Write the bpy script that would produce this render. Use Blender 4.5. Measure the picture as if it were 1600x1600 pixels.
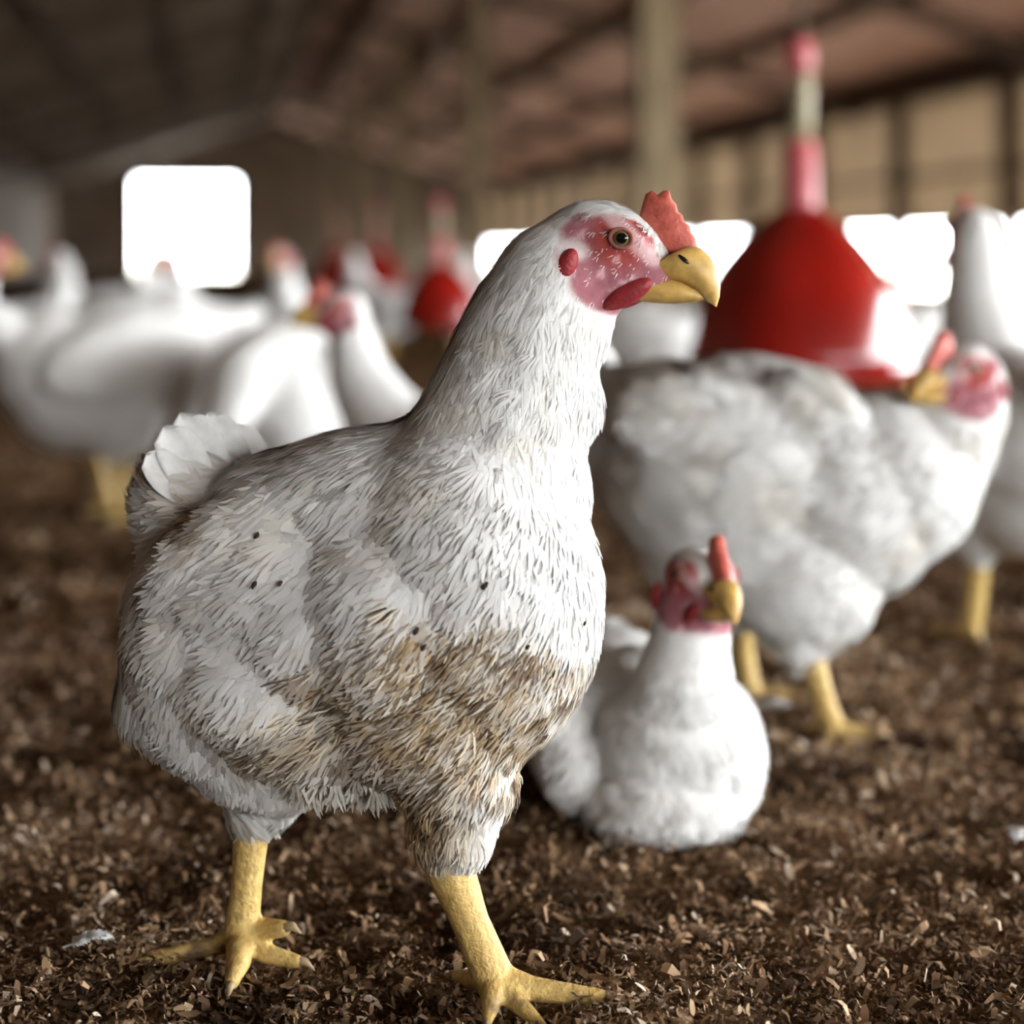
import bpy, bmesh, math, random
import numpy as np
from mathutils import Vector, Matrix

# ------------------------------------------------------------------ clear
for o in list(bpy.data.objects):
    bpy.data.objects.remove(o)
SC = bpy.context.scene
COL = SC.collection
random.seed(7)
RNG = np.random.default_rng(7)

# ------------------------------------------------------------------ camera
F = 3200.0            # focal length in pixels of the 1600 px frame
HC = 0.414            # camera height
HORIZON = 400.0
cam_d = bpy.data.cameras.new('camera')
cam = bpy.data.objects.new('camera', cam_d); COL.objects.link(cam)
cam_d.sensor_width = 36.0
cam_d.lens = 36.0 * F / 1600.0
cam_d.shift_y = -(800 - HORIZON) / 1600.0
cam.location = (0, 0, HC)
cam.rotation_euler = (math.radians(90), 0, 0)
cam_d.dof.use_dof = True
cam_d.dof.focus_distance = 1.14
cam_d.dof.aperture_fstop = 3.6
cam_d.clip_start = 0.05
cam_d.clip_end = 400
SC.camera = cam
SC.cycles.max_bounces = 7
SC.cycles.use_adaptive_sampling = True
SC.cycles.adaptive_threshold = 0.025
SC.cycles.diffuse_bounces = 4

# ------------------------------------------------------------------ daylight and exposure
world = bpy.data.worlds.new('world'); SC.world = world
world.use_nodes = True
wn = world.node_tree.nodes; wl = world.node_tree.links
wn['Background'].inputs[0].default_value = (0.93, 0.97, 1.0, 1)
wn['Background'].inputs[1].default_value = 9.0
SC.view_settings.view_transform = 'Standard'
SC.view_settings.look = 'None'
SC.view_settings.exposure = 1.77
SC.view_settings.gamma = 1.0
SC.view_settings.use_curve_mapping = False

BA = math.atan(0.14375)      # barn axis, turned a little left of the view axis
def barn(u, v, z):
    return Vector((u*math.cos(BA) - v*math.sin(BA), u*math.sin(BA) + v*math.cos(BA), z))
WALL_R, WALL_L, V0, V1 = 7.0, -4.2, -11.0, 55.0
RIDGE_U, RIDGE_Z, EAVE_Z = 1.4, 3.9, 2.1
def roof_z(u): return RIDGE_Z - (RIDGE_Z-EAVE_Z)/(WALL_R-RIDGE_U)*abs(u-RIDGE_U)
NEAR0, NEAR1, NZ0, NZ1 = -10.6, 8.4, 0.30, 1.98     # side curtains lowered near the camera
FZ0, FZ1 = 0.06, 0.70                                # slot under the raised curtains further on
DOOR_U0, DOOR_U1, DOOR_Z = -2.15, 0.51, 2.4
FILL_DOOR_U0, FILL_DOOR_U1, FILL_DOOR_Z = 2.2, 6.6, 2.05         # unseen doorway added behind the camera to let in fill light

def portal(name, c, sx, sy, axis):
    l = bpy.data.lights.new(name, 'AREA'); l.shape = 'RECTANGLE'; l.size = sx; l.size_y = sy
    l.cycles.is_portal = True
    o = bpy.data.objects.new(name, l); COL.objects.link(o)
    o.location = c
    o.rotation_euler = Vector(axis).to_track_quat('-Z', 'Z').to_euler()
    return o
inw = barn(-1, 0, 0); back = barn(0, -1, 0)
portal('daylight_portal', barn(WALL_R+0.12, (NEAR0+NEAR1)/2, (NZ0+NZ1)/2), NEAR1-NEAR0, NZ1-NZ0, inw)
portal('daylight_portal', barn(WALL_R+0.12, (NEAR1+V1)/2, (FZ0+FZ1)/2), V1-NEAR1, FZ1-FZ0, inw)
portal('daylight_portal', barn((DOOR_U0+DOOR_U1)/2, V1+0.12, DOOR_Z/2), DOOR_U1-DOOR_U0, DOOR_Z, back)
portal('daylight_portal', barn((FILL_DOOR_U0+FILL_DOOR_U1)/2, V0-0.12, FILL_DOOR_Z/2), FILL_DOOR_U1-FILL_DOOR_U0, FILL_DOOR_Z, -back)

# ------------------------------------------------------------------ helpers
def P(px, py, d):
    """point of the place at distance d that the photograph shows at (px, py)"""
    return np.array([(px-800)/F*d, d, HC-(py-HORIZON)/F*d])

def hash3(ix, iy, iz, seed):
    h = (ix*374761393 + iy*668265263 + iz*2147483647 + seed*1274126177) & 0xffffffff
    h = ((h ^ (h >> 13))*1274126177) & 0xffffffff
    h = (h ^ (h >> 16)) & 0xffffffff
    return h/4294967295.0
def noise3(p, seed=0):
    p = np.asarray(p, float); i = np.floor(p).astype(np.int64); f = p-i; f = f*f*(3-2*f)
    r = 0
    for dx in (0, 1):
        for dy in (0, 1):
            for dz in (0, 1):
                w = (f[:, 0] if dx else 1-f[:, 0])*(f[:, 1] if dy else 1-f[:, 1])*(f[:, 2] if dz else 1-f[:, 2])
                r = r + w*hash3(i[:, 0]+dx, i[:, 1]+dy, i[:, 2]+dz, seed)
    return r
def fbm(p, seed=0, octv=3):
    p = np.asarray(p, float); r = 0; a = 0.5; s = 0
    for k in range(octv):
        r = r + a*noise3(p*(2**k), seed+k); s += a; a *= 0.5
    return r/s
def sstep(a, b, x):
    t = np.clip((x-a)/(b-a), 0, 1); return t*t*(3-2*t)

def tag(o, label=None, cat=None, group=None, kind=None):
    if label: o['label'] = label
    if cat: o['category'] = cat
    if group: o['group'] = group
    if kind: o['kind'] = kind
    return o
def empty(name, loc=(0, 0, 0), rz=0):
    o = bpy.data.objects.new(name, None); COL.objects.link(o)
    o.location = loc; o.rotation_euler = (0, 0, rz); o.empty_display_size = 0.05
    return o
def mesh_obj(name, verts, faces, mat, parent=None, origin=(0, 0, 0), cols=None, smooth=True, normals=None):
    me = bpy.data.meshes.new(name)
    v = np.asarray(verts, float) - np.asarray(origin, float)
    me.from_pydata(v.tolist() if len(v) < 200 else v, [], faces)
    if smooth: me.polygons.foreach_set('use_smooth', np.ones(len(me.polygons), bool))
    if cols is not None:
        a = me.color_attributes.new('Col', 'FLOAT_COLOR', 'POINT')
        c = np.ones((len(v), 4)); c[:, :3] = cols
        a.data.foreach_set('color', c.ravel())
    if normals is not None:
        me.normals_split_custom_set_from_vertices(normals.tolist())
    me.materials.append(mat); me.update()
    o = bpy.data.objects.new(name, me); COL.objects.link(o)
    if parent is not None: o.parent = parent
    return o
def copy_tree(o, parent=None):
    c = o.copy(); COL.objects.link(c); c.parent = parent
    for ch in list(o.children): copy_tree(ch, c)
    return c

_ico = {}
def ico(n):
    if n not in _ico:
        bm = bmesh.new(); bmesh.ops.create_icosphere(bm, subdivisions=n, radius=1.0)
        bm.verts.ensure_lookup_table()
        _ico[n] = (np.array([v.co[:] for v in bm.verts]), np.array([[v.index for v in f.verts] for f in bm.faces])); bm.free()
    return _ico[n]
def rotm(pitch=0, yaw=0, roll=0):
    return np.array((Matrix.Rotation(math.radians(yaw), 3, 'Z') @ Matrix.Rotation(-math.radians(pitch), 3, 'Y') @ Matrix.Rotation(math.radians(roll), 3, 'X')))

class Blob:
    """a soft union of ellipsoids and tapering limbs, grown into one continuous surface"""
    def __init__(s): s.v = []; s.f = []; s.n = 0
    def ell(s, c, r, R=None, n=3):
        v, f = ico(n); v = v*np.asarray(r, float)
        if R is not None: v = v @ np.asarray(R).T
        s.v.append(v+np.asarray(c, float)); s.f.append(f+s.n); s.n += len(v); return s
    def pell(s, px, py, d, rx, ry, rd, rot=0, yaw=0):
        k = d/F
        return s.ell(P(px, py, d), (rx*k, rd*k, ry*k), rotm(rot, yaw))
    def chain(s, pts, rad, n=2):
        pts = np.asarray(pts, float); rad = np.asarray(rad, float)
        for a in range(len(pts)-1):
            L = np.linalg.norm(pts[a+1]-pts[a]); m = max(2, int(L/(min(rad[a], rad[a+1])*0.3))+1)
            for t in np.linspace(0, 1, m):
                r = rad[a]*(1-t)+rad[a+1]*t
                s.ell(pts[a]*(1-t)+pts[a+1]*t, (r, r, r), None, n)
        return s
    def grow(s, voxel, it=8, sub=0):
        me = bpy.data.meshes.new('grow')
        me.from_pydata(np.concatenate(s.v), [], np.concatenate(s.f))
        o = bpy.data.objects.new('grow', me); COL.objects.link(o)
        m = o.modifiers.new('r', 'REMESH'); m.mode = 'VOXEL'; m.voxel_size = voxel; m.use_smooth_shade = True
        if it:
            m = o.modifiers.new('s', 'SMOOTH'); m.factor = 0.5; m.iterations = it
        if sub:
            m = o.modifiers.new('d', 'SUBSURF'); m.levels = sub; m.render_levels = sub
        dg = bpy.context.evaluated_depsgraph_get(); e = o.evaluated_get(dg); em = e.to_mesh()
        v = np.empty(len(em.vertices)*3); em.vertices.foreach_get('co', v); v = v.reshape(-1, 3)
        nr = np.empty(len(em.vertices)*3); em.vertex_normals.foreach_get('vector', nr); nr = nr.reshape(-1, 3)
        f = [tuple(p.vertices) for p in em.polygons]
        e.to_mesh_clear(); bpy.data.objects.remove(o); bpy.data.meshes.remove(me)
        return v, nr, f

def loft(rings, cap=True):
    """rings: list of (n,3) arrays"""
    n = len(rings[0]); v = np.concatenate(rings); f = []
    for a in range(len(rings)-1):
        for i in range(n):
            j = (i+1) % n
            f.append((a*n+i, a*n+j, (a+1)*n+j, (a+1)*n+i))
    if cap:
        f.append(tuple(range(n-1, -1, -1))); f.append(tuple((len(rings)-1)*n+i for i in range(n)))
    return v, f
def tube(pts, rad, n=10, squash=1.0):
    pts = np.asarray(pts, float); rings = []
    for i, p in enumerate(pts):
        t = pts[min(i+1, len(pts)-1)]-pts[max(i-1, 0)]; t = t/np.linalg.norm(t)
        a = np.cross(t, (0, 0, 1) if abs(t[2]) < 0.9 else (1, 0, 0)); a /= np.linalg.norm(a); b = np.cross(t, a)
        th = np.linspace(0, 2*math.pi, n, endpoint=False)
        rings.append(p+rad[i]*(np.outer(np.cos(th), a)+squash*np.outer(np.sin(th), b)))
    return loft(rings)
def box(c, s):
    c = np.asarray(c, float); s = np.asarray(s, float)/2
    v = np.array([[x, y, z] for x in (-1, 1) for y in (-1, 1) for z in (-1, 1)])*s+c
    f = [(0, 1, 3, 2), (4, 6, 7, 5), (0, 4, 5, 1), (2, 3, 7, 6), (0, 2, 6, 4), (1, 5, 7, 3)]
    return v, f
def lathe(prof, n=40):
    th = np.linspace(0, 2*math.pi, n, endpoint=False)
    rings = [np.stack([r*np.cos(th), r*np.sin(th), np.full(n, z)], 1) for r, z in prof]
    return loft(rings, True)
def plate(poly, M, half):
    """closed outline (x,z) in a frame, thick in y, with rounded rim"""
    poly = np.asarray(poly, float); n = len(poly); c = poly.mean(0)
    def ring(y, k): q = c+(poly-c)*k; return np.stack([q[:, 0], np.full(n, y), q[:, 1]], 1)
    rings = [ring(-half, 0.80), ring(-half*0.6, 0.97), ring(0, 1.0), ring(half*0.6, 0.97), ring(half, 0.80)]
    v, f = loft(rings)
    return xf(v, M), f
def xf(v, M):
    M = np.asarray(M); return np.asarray(v) @ M[:3, :3].T + M[:3, 3]

# ------------------------------------------------------------------ materials
def mat(name, col=(0.8, 0.8, 0.8), rough=0.7, spec=0.3, attr=False, noise=None, bump=None, sss=0.0, coat=0.0, transl=0.0):
    m = bpy.data.materials.new(name); m.use_nodes = True
    nt = m.node_tree; b = nt.nodes['Principled BSDF']
    b.inputs['Base Color'].default_value = (*col, 1); b.inputs['Roughness'].default_value = rough
    b.inputs['Specular IOR Level'].default_value = spec
    b.inputs['Coat Weight'].default_value = coat
    src = None
    if attr:
        a = nt.nodes.new('ShaderNodeVertexColor'); a.layer_name = 'Col'; src = a.outputs['Color']
    tc = nt.nodes.new('ShaderNodeTexCoord')
    if noise:
        sc, amt, det = noise[:3]
        n = nt.nodes.new('ShaderNodeTexNoise'); n.inputs['Scale'].default_value = sc; n.inputs['Detail'].default_value = det
        nt.links.new(tc.outputs['Object'], n.inputs['Vector'])
        mx = nt.nodes.new('ShaderNodeMix'); mx.data_type = 'RGBA'; mx.blend_type = 'MULTIPLY'; mx.inputs[0].default_value = amt
        if src: nt.links.new(src, mx.inputs[6])
        else: mx.inputs[6].default_value = (*col, 1)
        rp = nt.nodes.new('ShaderNodeValToRGB'); rp.color_ramp.elements[0].position = 0.3; rp.color_ramp.elements[1].position = 0.7
        if len(noise) > 3:
            rp.color_ramp.elements[0].color = (*noise[3], 1); rp.color_ramp.elements[1].color = (*noise[4], 1)
        nt.links.new(n.outputs['Fac'], rp.inputs[0]); nt.links.new(rp.outputs[0], mx.inputs[7])
        src = mx.outputs[2]
    if src: nt.links.new(src, b.inputs['Base Color'])
    if bump:
        n2 = nt.nodes.new('ShaderNodeTexNoise'); n2.inputs['Scale'].default_value = bump[0]; n2.inputs['Detail'].default_value = 4
        nt.links.new(tc.outputs['Object'], n2.inputs['Vector'])
        bp = nt.nodes.new('ShaderNodeBump'); bp.inputs['Strength'].default_value = bump[1]; bp.inputs['Distance'].default_value = bump[2]
        nt.links.new(n2.outputs['Fac'], bp.inputs['Height']); nt.links.new(bp.outputs[0], b.inputs['Normal'])
    if sss:
        b.inputs['Subsurface Weight'].default_value = sss; b.inputs['Subsurface Scale'].default_value = 0.006
    if transl:
        out = nt.nodes['Material Output']; tr = nt.nodes.new('ShaderNodeBsdfTranslucent'); ms = nt.nodes.new('ShaderNodeMixShader')
        ms.inputs[0].default_value = transl
        if src: nt.links.new(src, tr.inputs[0])
        else: tr.inputs[0].default_value = (*col, 1)
        nt.links.new(b.outputs[0], ms.inputs[1]); nt.links.new(tr.outputs[0], ms.inputs[2]); nt.links.new(ms.outputs[0], out.inputs[0])
    return m
M = dict(
    body=mat('hen_skin_and_down', attr=True, rough=0.85, spec=0.15, bump=(260, 0.25, 0.002)),
    feather=mat('plumage', attr=True, rough=0.8, spec=0.2, transl=0.18),
    quill=mat('tail_feather', (0.78, 0.77, 0.74), 0.6, 0.3, noise=(90, 0.25, 3), transl=0.2),
    comb=mat('comb_red', (0.54, 0.12, 0.085), 0.5, 0.4, noise=(160, 0.55, 4, (0.55, 0.35, 0.35), (1, 1, 1)), bump=(380, 0.4, 0.002), sss=0.1),
    wattle=mat('wattle_red', (0.33, 0.025, 0.03), 0.5, 0.4, noise=(150, 0.4, 4), bump=(420, 0.35, 0.002)),
    beak=mat('beak_horn', (0.60, 0.37, 0.10), 0.45, 0.4, noise=(110, 0.45, 3)),
    eye=mat('eye_iris', (0.17, 0.135, 0.05), 0.12, 0.6),
    pupil=mat('eye_pupil', (0.004, 0.004, 0.004), 0.08, 0.6),
    leg=mat('leg_scales', (0.60, 0.42, 0.14), 0.5, 0.35, attr=True, noise=(130, 0.5, 4, (0.55, 0.42, 0.3), (1, 1, 1)), bump=(300, 0.6, 0.003)),
    claw=mat('claw_horn', (0.42, 0.30, 0.17), 0.45, 0.35, noise=(200, 0.3, 2)),
    redp=mat('red_plastic', (0.26, 0.007, 0.004), 0.2, 0.5, noise=(9, 0.35, 3), coat=0.2),
    pinkp=mat('pale_red_plastic', (0.50, 0.10, 0.11), 0.4, 0.4, noise=(20, 0.3, 3)),  # paler, pinker red than the bell
    hose=mat('hose', (0.42, 0.36, 0.22), 0.5, 0.4, noise=(30, 0.3, 2)),
    cord=mat('cord', (0.16, 0.12, 0.09), 0.9, 0.1, noise=(60, 0.3, 2)),
    litter=mat('litter_flakes', attr=True, rough=0.85, spec=0.15),
    post=mat('painted_post', (0.30, 0.23, 0.14), 0.8, 0.2, noise=(3, 0.4, 4)),
    curtain=mat('curtain_tarpaulin', (0.36, 0.25, 0.15), 0.75, 0.2, noise=(1.6, 0.35, 4), transl=0.05),
    wood=mat('dark_timber', (0.13, 0.09, 0.065), 0.85, 0.15, noise=(4, 0.5, 4)),
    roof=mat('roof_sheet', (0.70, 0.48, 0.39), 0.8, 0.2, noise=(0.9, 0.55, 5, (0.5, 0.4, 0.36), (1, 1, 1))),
    roof_dim=mat('roof_sheet_dim', (0.165, 0.122, 0.094), 0.8, 0.2, noise=(0.9, 0.55, 5, (0.5, 0.42, 0.36), (1, 1, 1))),  # left slope: dimness on that side put into a darker brown
    wall=mat('end_wall', (0.20, 0.155, 0.12), 0.85, 0.15, noise=(0.8, 0.4, 4)),
    concrete=mat('concrete', (0.30, 0.27, 0.23), 0.9, 0.15, noise=(3, 0.4, 5)),
    outside=mat('bare_ground', (0.68, 0.64, 0.55), 0.95, 0.1, noise=(0.8, 0.2, 5)),
    floor=mat('litter_bed', attr=True, rough=1.0, spec=0.0, noise=(55, 0.6, 6, (0.35, 0.3, 0.27), (1, 1, 1)), bump=(120, 0.8, 0.01)),
)

# ------------------------------------------------------------------ the barn
BZ = BA
def bput(name, v, f, m, parent=None):
    o = mesh_obj(name, v, f, m, parent, smooth=False)
    if parent is None: o.rotation_euler = (0, 0, BZ)
    return o
def wall_grid(name, rects, m, kind='structure'):
    """rects: boxes (u0,u1,v0,v1,z0,z1)"""
    vs, fs, n = [], [], 0
    for u0, u1, v0, v1, z0, z1 in rects:
        v, f = box(((u0+u1)/2, (v0+v1)/2, (z0+z1)/2), (u1-u0, v1-v0, z1-z0))
        vs.append(v); fs += [tuple(i+n for i in q) for q in f]; n += 8
    o = bput(name, np.concatenate(vs), fs, m); o['kind'] = kind
    return o
T = 0.16
wr = wall_grid('wall_right', [
    (WALL_R, WALL_R+T, V0, NEAR0, -0.1, EAVE_Z), (WALL_R, WALL_R+T, NEAR0, NEAR1, -0.1, NZ0), (WALL_R, WALL_R+T, V0, V1, NZ1, EAVE_Z+0.13),
    (WALL_R, WALL_R+T, NEAR1, V1, -0.1, FZ0)], M['concrete'])
wl_ = wall_grid('wall_left', [(WALL_L-T, WALL_L, V0-T, V1+T, -0.1, EAVE_Z+0.13)], M['wood'])
def gable(name, v, parts_door):
    zL, zR = EAVE_Z, EAVE_Z
    v0, v1 = v, v+T
    polys = []
    def slab(us, zbot):
        n = len(us); a = [(u, v0, roof_z(u)+0.11) for u in us]+[(us[-1], v0, zbot), (us[0], v0, zbot)]
        k = len(a); b = [(x, v1, z) for x, _, z in a]
        f = [tuple(range(k)), tuple(range(2*k-1, k-1, -1))]+[(i, (i+1) % k+0, (i+1) % k+k, i+k)[::-1] for i in range(k)]
        return np.array(a+b), f
    segs = [((WALL_L, DOOR_U0), -0.1), ((DOOR_U0, DOOR_U1), DOOR_Z), ((DOOR_U1, RIDGE_U, WALL_R+T), -0.1)] if parts_door else [((WALL_L, RIDGE_U, FILL_DOOR_U0), -0.1), ((FILL_DOOR_U0, FILL_DOOR_U1), FILL_DOOR_Z), ((FILL_DOOR_U1, WALL_R+T), -0.1)]
    vs, fs, n = [], [], 0
    for us, zb in segs:
        a, f = slab(us, zb); vs.append(a); fs += [tuple(i+n for i in q) for q in f]; n += len(a)
    o = bput(name, np.concatenate(vs), fs, M['wall']); o['kind'] = 'structure'
    return o
gable('wall_back', V1, True)
gable('wall_front', V0-T, False)
# door opening frame
door = bput('door_1', *box(((DOOR_U0+DOOR_U1)/2, V1+0.02, DOOR_Z+0.05), (DOOR_U1-DOOR_U0+0.3, 0.26, 0.12)), M['wood'])
tag(door, 'bright open doorway in the far end wall', kind='structure')
for u in (DOOR_U0, DOOR_U1):
    bput('door_jamb', *box((u, V1+0.02, DOOR_Z/2), (0.12, 0.26, DOOR_Z)), M['wood'], door)
# roof: two slopes of ribbed sheet, purlins and rafters below
def roof_slope(u_edge, n=60):
    us = []
    vs, fs = [], []
    du = 0.22
    vcount = int((V1-V0)/du)
    vv = V0+np.arange(vcount+1)*(V1-V0)/vcount
    rib = 0.022*np.where(np.arange(vcount+1) % 2, 1, -1)
    over = 0.35 if u_edge > RIDGE_U else -0.35
    rows = []
    for u in (RIDGE_U, u_edge+over):
        rows.append(np.stack([np.full_like(vv, u), vv, roof_z(u)+0.10+rib], 1))
    v = np.concatenate(rows); m = vcount+1
    f = [(i, i+1, m+i+1, m+i) for i in range(vcount)]
    return v, f
v1_, f1_ = roof_slope(WALL_R); v2_, f2_ = roof_slope(WALL_L)
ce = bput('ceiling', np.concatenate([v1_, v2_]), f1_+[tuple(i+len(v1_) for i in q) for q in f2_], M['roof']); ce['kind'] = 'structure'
ce.data.materials.append(M['roof_dim'])
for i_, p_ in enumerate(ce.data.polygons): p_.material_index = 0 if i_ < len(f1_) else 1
for u in (6.75, 5.6, 4.4, 3.2, 2.1, 1.4, 0.6, -0.6, -1.8, -3.0, -3.95):
    z = roof_z(u)+0.02
    bput('purlin', *box((u, (V0+V1)/2, z), (0.08, V1-V0, 0.10)), M['wood'], ce)
for v in np.arange(-7.2, V1-1, 5.8):
    for ue in (WALL_R, WALL_L):
        a = np.array([RIDGE_U, v, RIDGE_Z-0.08]); b = np.array([ue, v, EAVE_Z-0.08]); dn = np.array([0, 0, -0.14]); w = np.array([0, 0.09, 0])
        q = np.array([a-w, a+w, a+w+dn, a-w+dn, b-w, b+w, b+w+dn, b-w+dn])
        bput('rafter', q, [(0, 1, 2, 3), (7, 6, 5, 4), (0, 4, 5, 1), (1, 5, 6, 2), (2, 6, 7, 3), (3, 7, 4, 0)], M['wood'], ce)
# right side: uprights, rails and the raised curtain, bay by bay
ups = list(np.arange(17.4-3*8, V1, 3.0))
for v in ups:
    bput('wall_post', *box((WALL_R-0.02, v, EAVE_Z/2), (0.16, 0.18, EAVE_Z)), M['wood'], wr)
far_ups = [NEAR1]+[v for v in ups if v > NEAR1+0.1]+[V1]
for a, b in zip(far_ups[:-1], far_ups[1:]):
    n = 13; rows = []
    for i in range(n):
        t = i/(n-1); bul = 0.05*math.sin(math.pi*t)
        for z, k in ((FZ1, 0.3), (FZ1+0.45, 1.0), (FZ1+0.9, 1.0), (NZ1+0.02, 0.2)):
            rows.append((WALL_R+0.07+bul*k*(0.6+0.4*math.sin(i*2.3)), a+(b-a)*t, z))
    f = [(i*4+j, i*4+j+1, i*4+j+5, i*4+j+4) for i in range(n-1) for j in range(3)]
    c = bput('curtain', np.array(rows), f, M['curtain'], wr)
    for p in c.data.polygons: p.use_smooth = True
    bput('curtain_rail', *box((WALL_R+0.03, (a+b)/2, FZ1+0.02), (0.05, b-a, 0.05)), M['wood'], wr)
    bput('curtain_rail', *box((WALL_R+0.03, (a+b)/2, 1.22), (0.05, b-a, 0.06)), M['wood'], wr)
bput('eave_beam', *box((WALL_R-0.03, (V0+V1)/2, EAVE_Z-0.02), (0.2, V1-V0, 0.2)), M['wood'], wr)
# free standing posts
POSTV = (12.0, 20.6, 29.2, 37.8, 46.4)
plab = ('pale square roof post just behind the nearest hen\'s head, nearest of the row',
        'pale square roof post left of the nearest hen\'s crown, second of the row',
        'slim pale roof post above the small red drinker, third of the row',
        'dim roof post deep in the barn, fourth of the row',
        'dim roof post closest to the far end wall, last of the row')
for v, lb in zip(POSTV, plab):
    r = empty('roof_post', barn(2.6, v, 0), BZ)
    h = roof_z(2.6)
    tag(r, lb, 'post', 'roof posts in a row down the barn')
    vv, ff = loft([np.array([(sx*k, sy*k, z) for sx, sy in ((-1, -1), (1, -1), (1, 1), (-1, 1))]) for k, z in ((0.115, 0), (0.115, h*0.5), (0.115, h))])
    mesh_obj('shaft', vv, ff, M['post'], r, smooth=False)
    vv, ff = loft([np.array([(sx*k, sy*k, z) for sx, sy in ((-1, -1), (1, -1), (1, 1), (-1, 1))]) for k, z in ((0.17, 0), (0.17, 0.12), (0.12, 0.18))])
    mesh_obj('footing', vv, ff, M['concrete'], r, smooth=False)
# ground outside
og = bput('ground_outside', np.array([(-80, -60, -0.03), (120, -60, -0.03), (120, 160, -0.03), (-80, 160, -0.03)]), [(0, 1, 2, 3)], M['outside']); og['kind'] = 'structure'

# ------------------------------------------------------------------ floor and litter
def ground_h(x, y):
    p = np.stack([x, y, np.zeros_like(x)], 1)
    h = (fbm(p*9, 3, 3)-0.5)*0.022+(fbm(p*45, 9, 2)-0.5)*0.014
    return h-0.005
def ground_tone(x, y):
    p = np.stack([x, y, np.zeros_like(x)], 1)
    t = 0.45*fbm(p*5.5, 21, 2)+0.55*fbm(p*26, 33, 2)
    return np.clip((t-0.5)*1.7+0.5, 0, 1)
def litter_palette(t):
    c = np.array([(0.024, 0.013, 0.007), (0.10, 0.056, 0.028), (0.25, 0.150, 0.080), (0.44, 0.30, 0.18), (0.64, 0.53, 0.41)])
    k = np.array([0.0, 0.30, 0.55, 0.8, 1.0]); t = np.clip(t, 0, 1)
    return np.stack([np.interp(t, k, c[:, i]) for i in range(3)], 1)
ys = np.concatenate([np.linspace(0.35, 4.0, 300), np.geomspace(4.05, 14, 60)])
xs = np.linspace(-1, 1, 260)
gx = []; gy = []
for y in ys:
    w = 0.5+0.36*y
    gx.append(xs*w); gy.append(np.full_like(xs, y))
gx = np.concatenate(gx); gy = np.concatenate(gy)
gz = ground_h(gx, gy)
fcol = litter_palette(0.10+0.50*ground_tone(gx, gy))
nx = len(xs)
ff = [(i*nx+j, i*nx+j+1, (i+1)*nx+j+1, (i+1)*nx+j) for i in range(len(ys)-1) for j in range(nx-1)]
# coarse surround down to the walls
fl = mesh_obj('floor', np.stack([gx, gy, gz], 1), ff, M['floor'], cols=fcol)
fl['kind'] = 'structure'
cv = [tuple(barn(u, v, -0.022)) for u, v in ((WALL_L-T, V0-T), (WALL_R+T, V0-T), (WALL_R+T, V1+T), (WALL_L-T, V1+T))]
fb = mesh_obj('floor_bed', cv, [(0, 1, 2, 3)], M['floor'], fl, cols=np.tile(litter_palette(np.array([0.33])), (4, 1)), smooth=False)

def flakes(n, ymin, ymax, smin, smax, seed):
    r = np.random.default_rng(seed)
    u = r.random(n); y = 1/(1/ymin+(1/ymax-1/ymin)*u)
    x = (r.random(n)*2-1)*(0.12+0.30*y)
    z = ground_h(x, y)+r.random(n)**2*0.012
    L = (smin+(smax-smin)*r.random(n)**2.2); W = L*(0.18+0.4*r.random(n))
    th = r.random(n)*2*math.pi; el = r.normal(0, 0.45, n)
    a = np.stack([np.cos(th)*np.cos(el), np.sin(th)*np.cos(el), np.sin(el)], 1)
    side = np.stack([-np.sin(th), np.cos(th), r.normal(0, 0.5, n)], 1); side /= np.linalg.norm(side, axis=1)[:, None]
    nn = np.cross(a, side)
    c = np.stack([x, y, z], 1); curl = (r.normal(0, 0.28, n)*L)[:, None]
    V = np.empty((n, 8, 3))
    for k, s in enumerate((-0.5, -0.17, 0.17, 0.5)):
        w = (W*(1-1.1*abs(s)) / 2)[:, None]
        base = c+a*(L*s)[:, None]+nn*curl*(1-4*s*s)
        V[:, 2*k] = base-side*w; V[:, 2*k+1] = base+side*w
    idx = np.arange(n)[:, None, None]*8
    q = np.array([[0, 1, 3, 2], [2, 3, 5, 4], [4, 5, 7, 6]])[None]
    fc = (idx+q).reshape(-1, 4)
    tone = 0.85*ground_tone(x, y)+0.07+r.normal(0.0, 0.18, n)
    tone = np.where(r.random(n) < 0.03, 0.95, tone)
    cc = litter_palette(tone)*(0.75+0.5*r.random((n, 1)))
    return V.reshape(-1, 3), fc, np.repeat(cc, 8, 0)
def heap(n, spots, seed):
    """shavings kicked up over the toes"""
    v, f, c = flakes(n, 1.0, 1.1, 0.0035, 0.011, seed)
    r = np.random.default_rng(seed); cen = v.reshape(-1, 8, 3).mean(1)
    sp = np.array(spots)[r.integers(0, len(spots), n)]
    new = np.stack([sp[:, 0]+r.normal(0, 0.012, n), sp[:, 1]+r.normal(0, 0.010, n), np.zeros(n)], 1)
    new[:, 2] = ground_h(new[:, 0], new[:, 1])+0.004+0.010*r.random(n)
    return (v.reshape(-1, 8, 3)+(new-cen)[:, None]).reshape(-1, 3), f, c
sets = [flakes(64000, 0.85, 1.9, 0.0018, 0.006, 4), flakes(40000, 0.85, 2.3, 0.0038, 0.015, 1), flakes(34000, 1.6, 6.0, 0.006, 0.020, 2),
        heap(900, [P(450, 1500, 1.19), P(230, 1505, 1.20), P(920, 1560, 1.125), P(860, 1590, 1.105), P(765, 1592, 1.105), P(720, 1540, 1.15), P(345, 1545, 1.165), P(800, 1580, 1.11)], 8)]
vl, fll, cl, n0 = [], [], [], 0
for a_, b_, c_ in sets:
    vl.append(a_); fll.append(b_+n0); cl.append(c_); n0 += len(a_)
lit = mesh_obj('litter', np.concatenate(vl), np.concatenate(fll), M['litter'], fl, cols=np.concatenate(cl), smooth=False)
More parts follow.
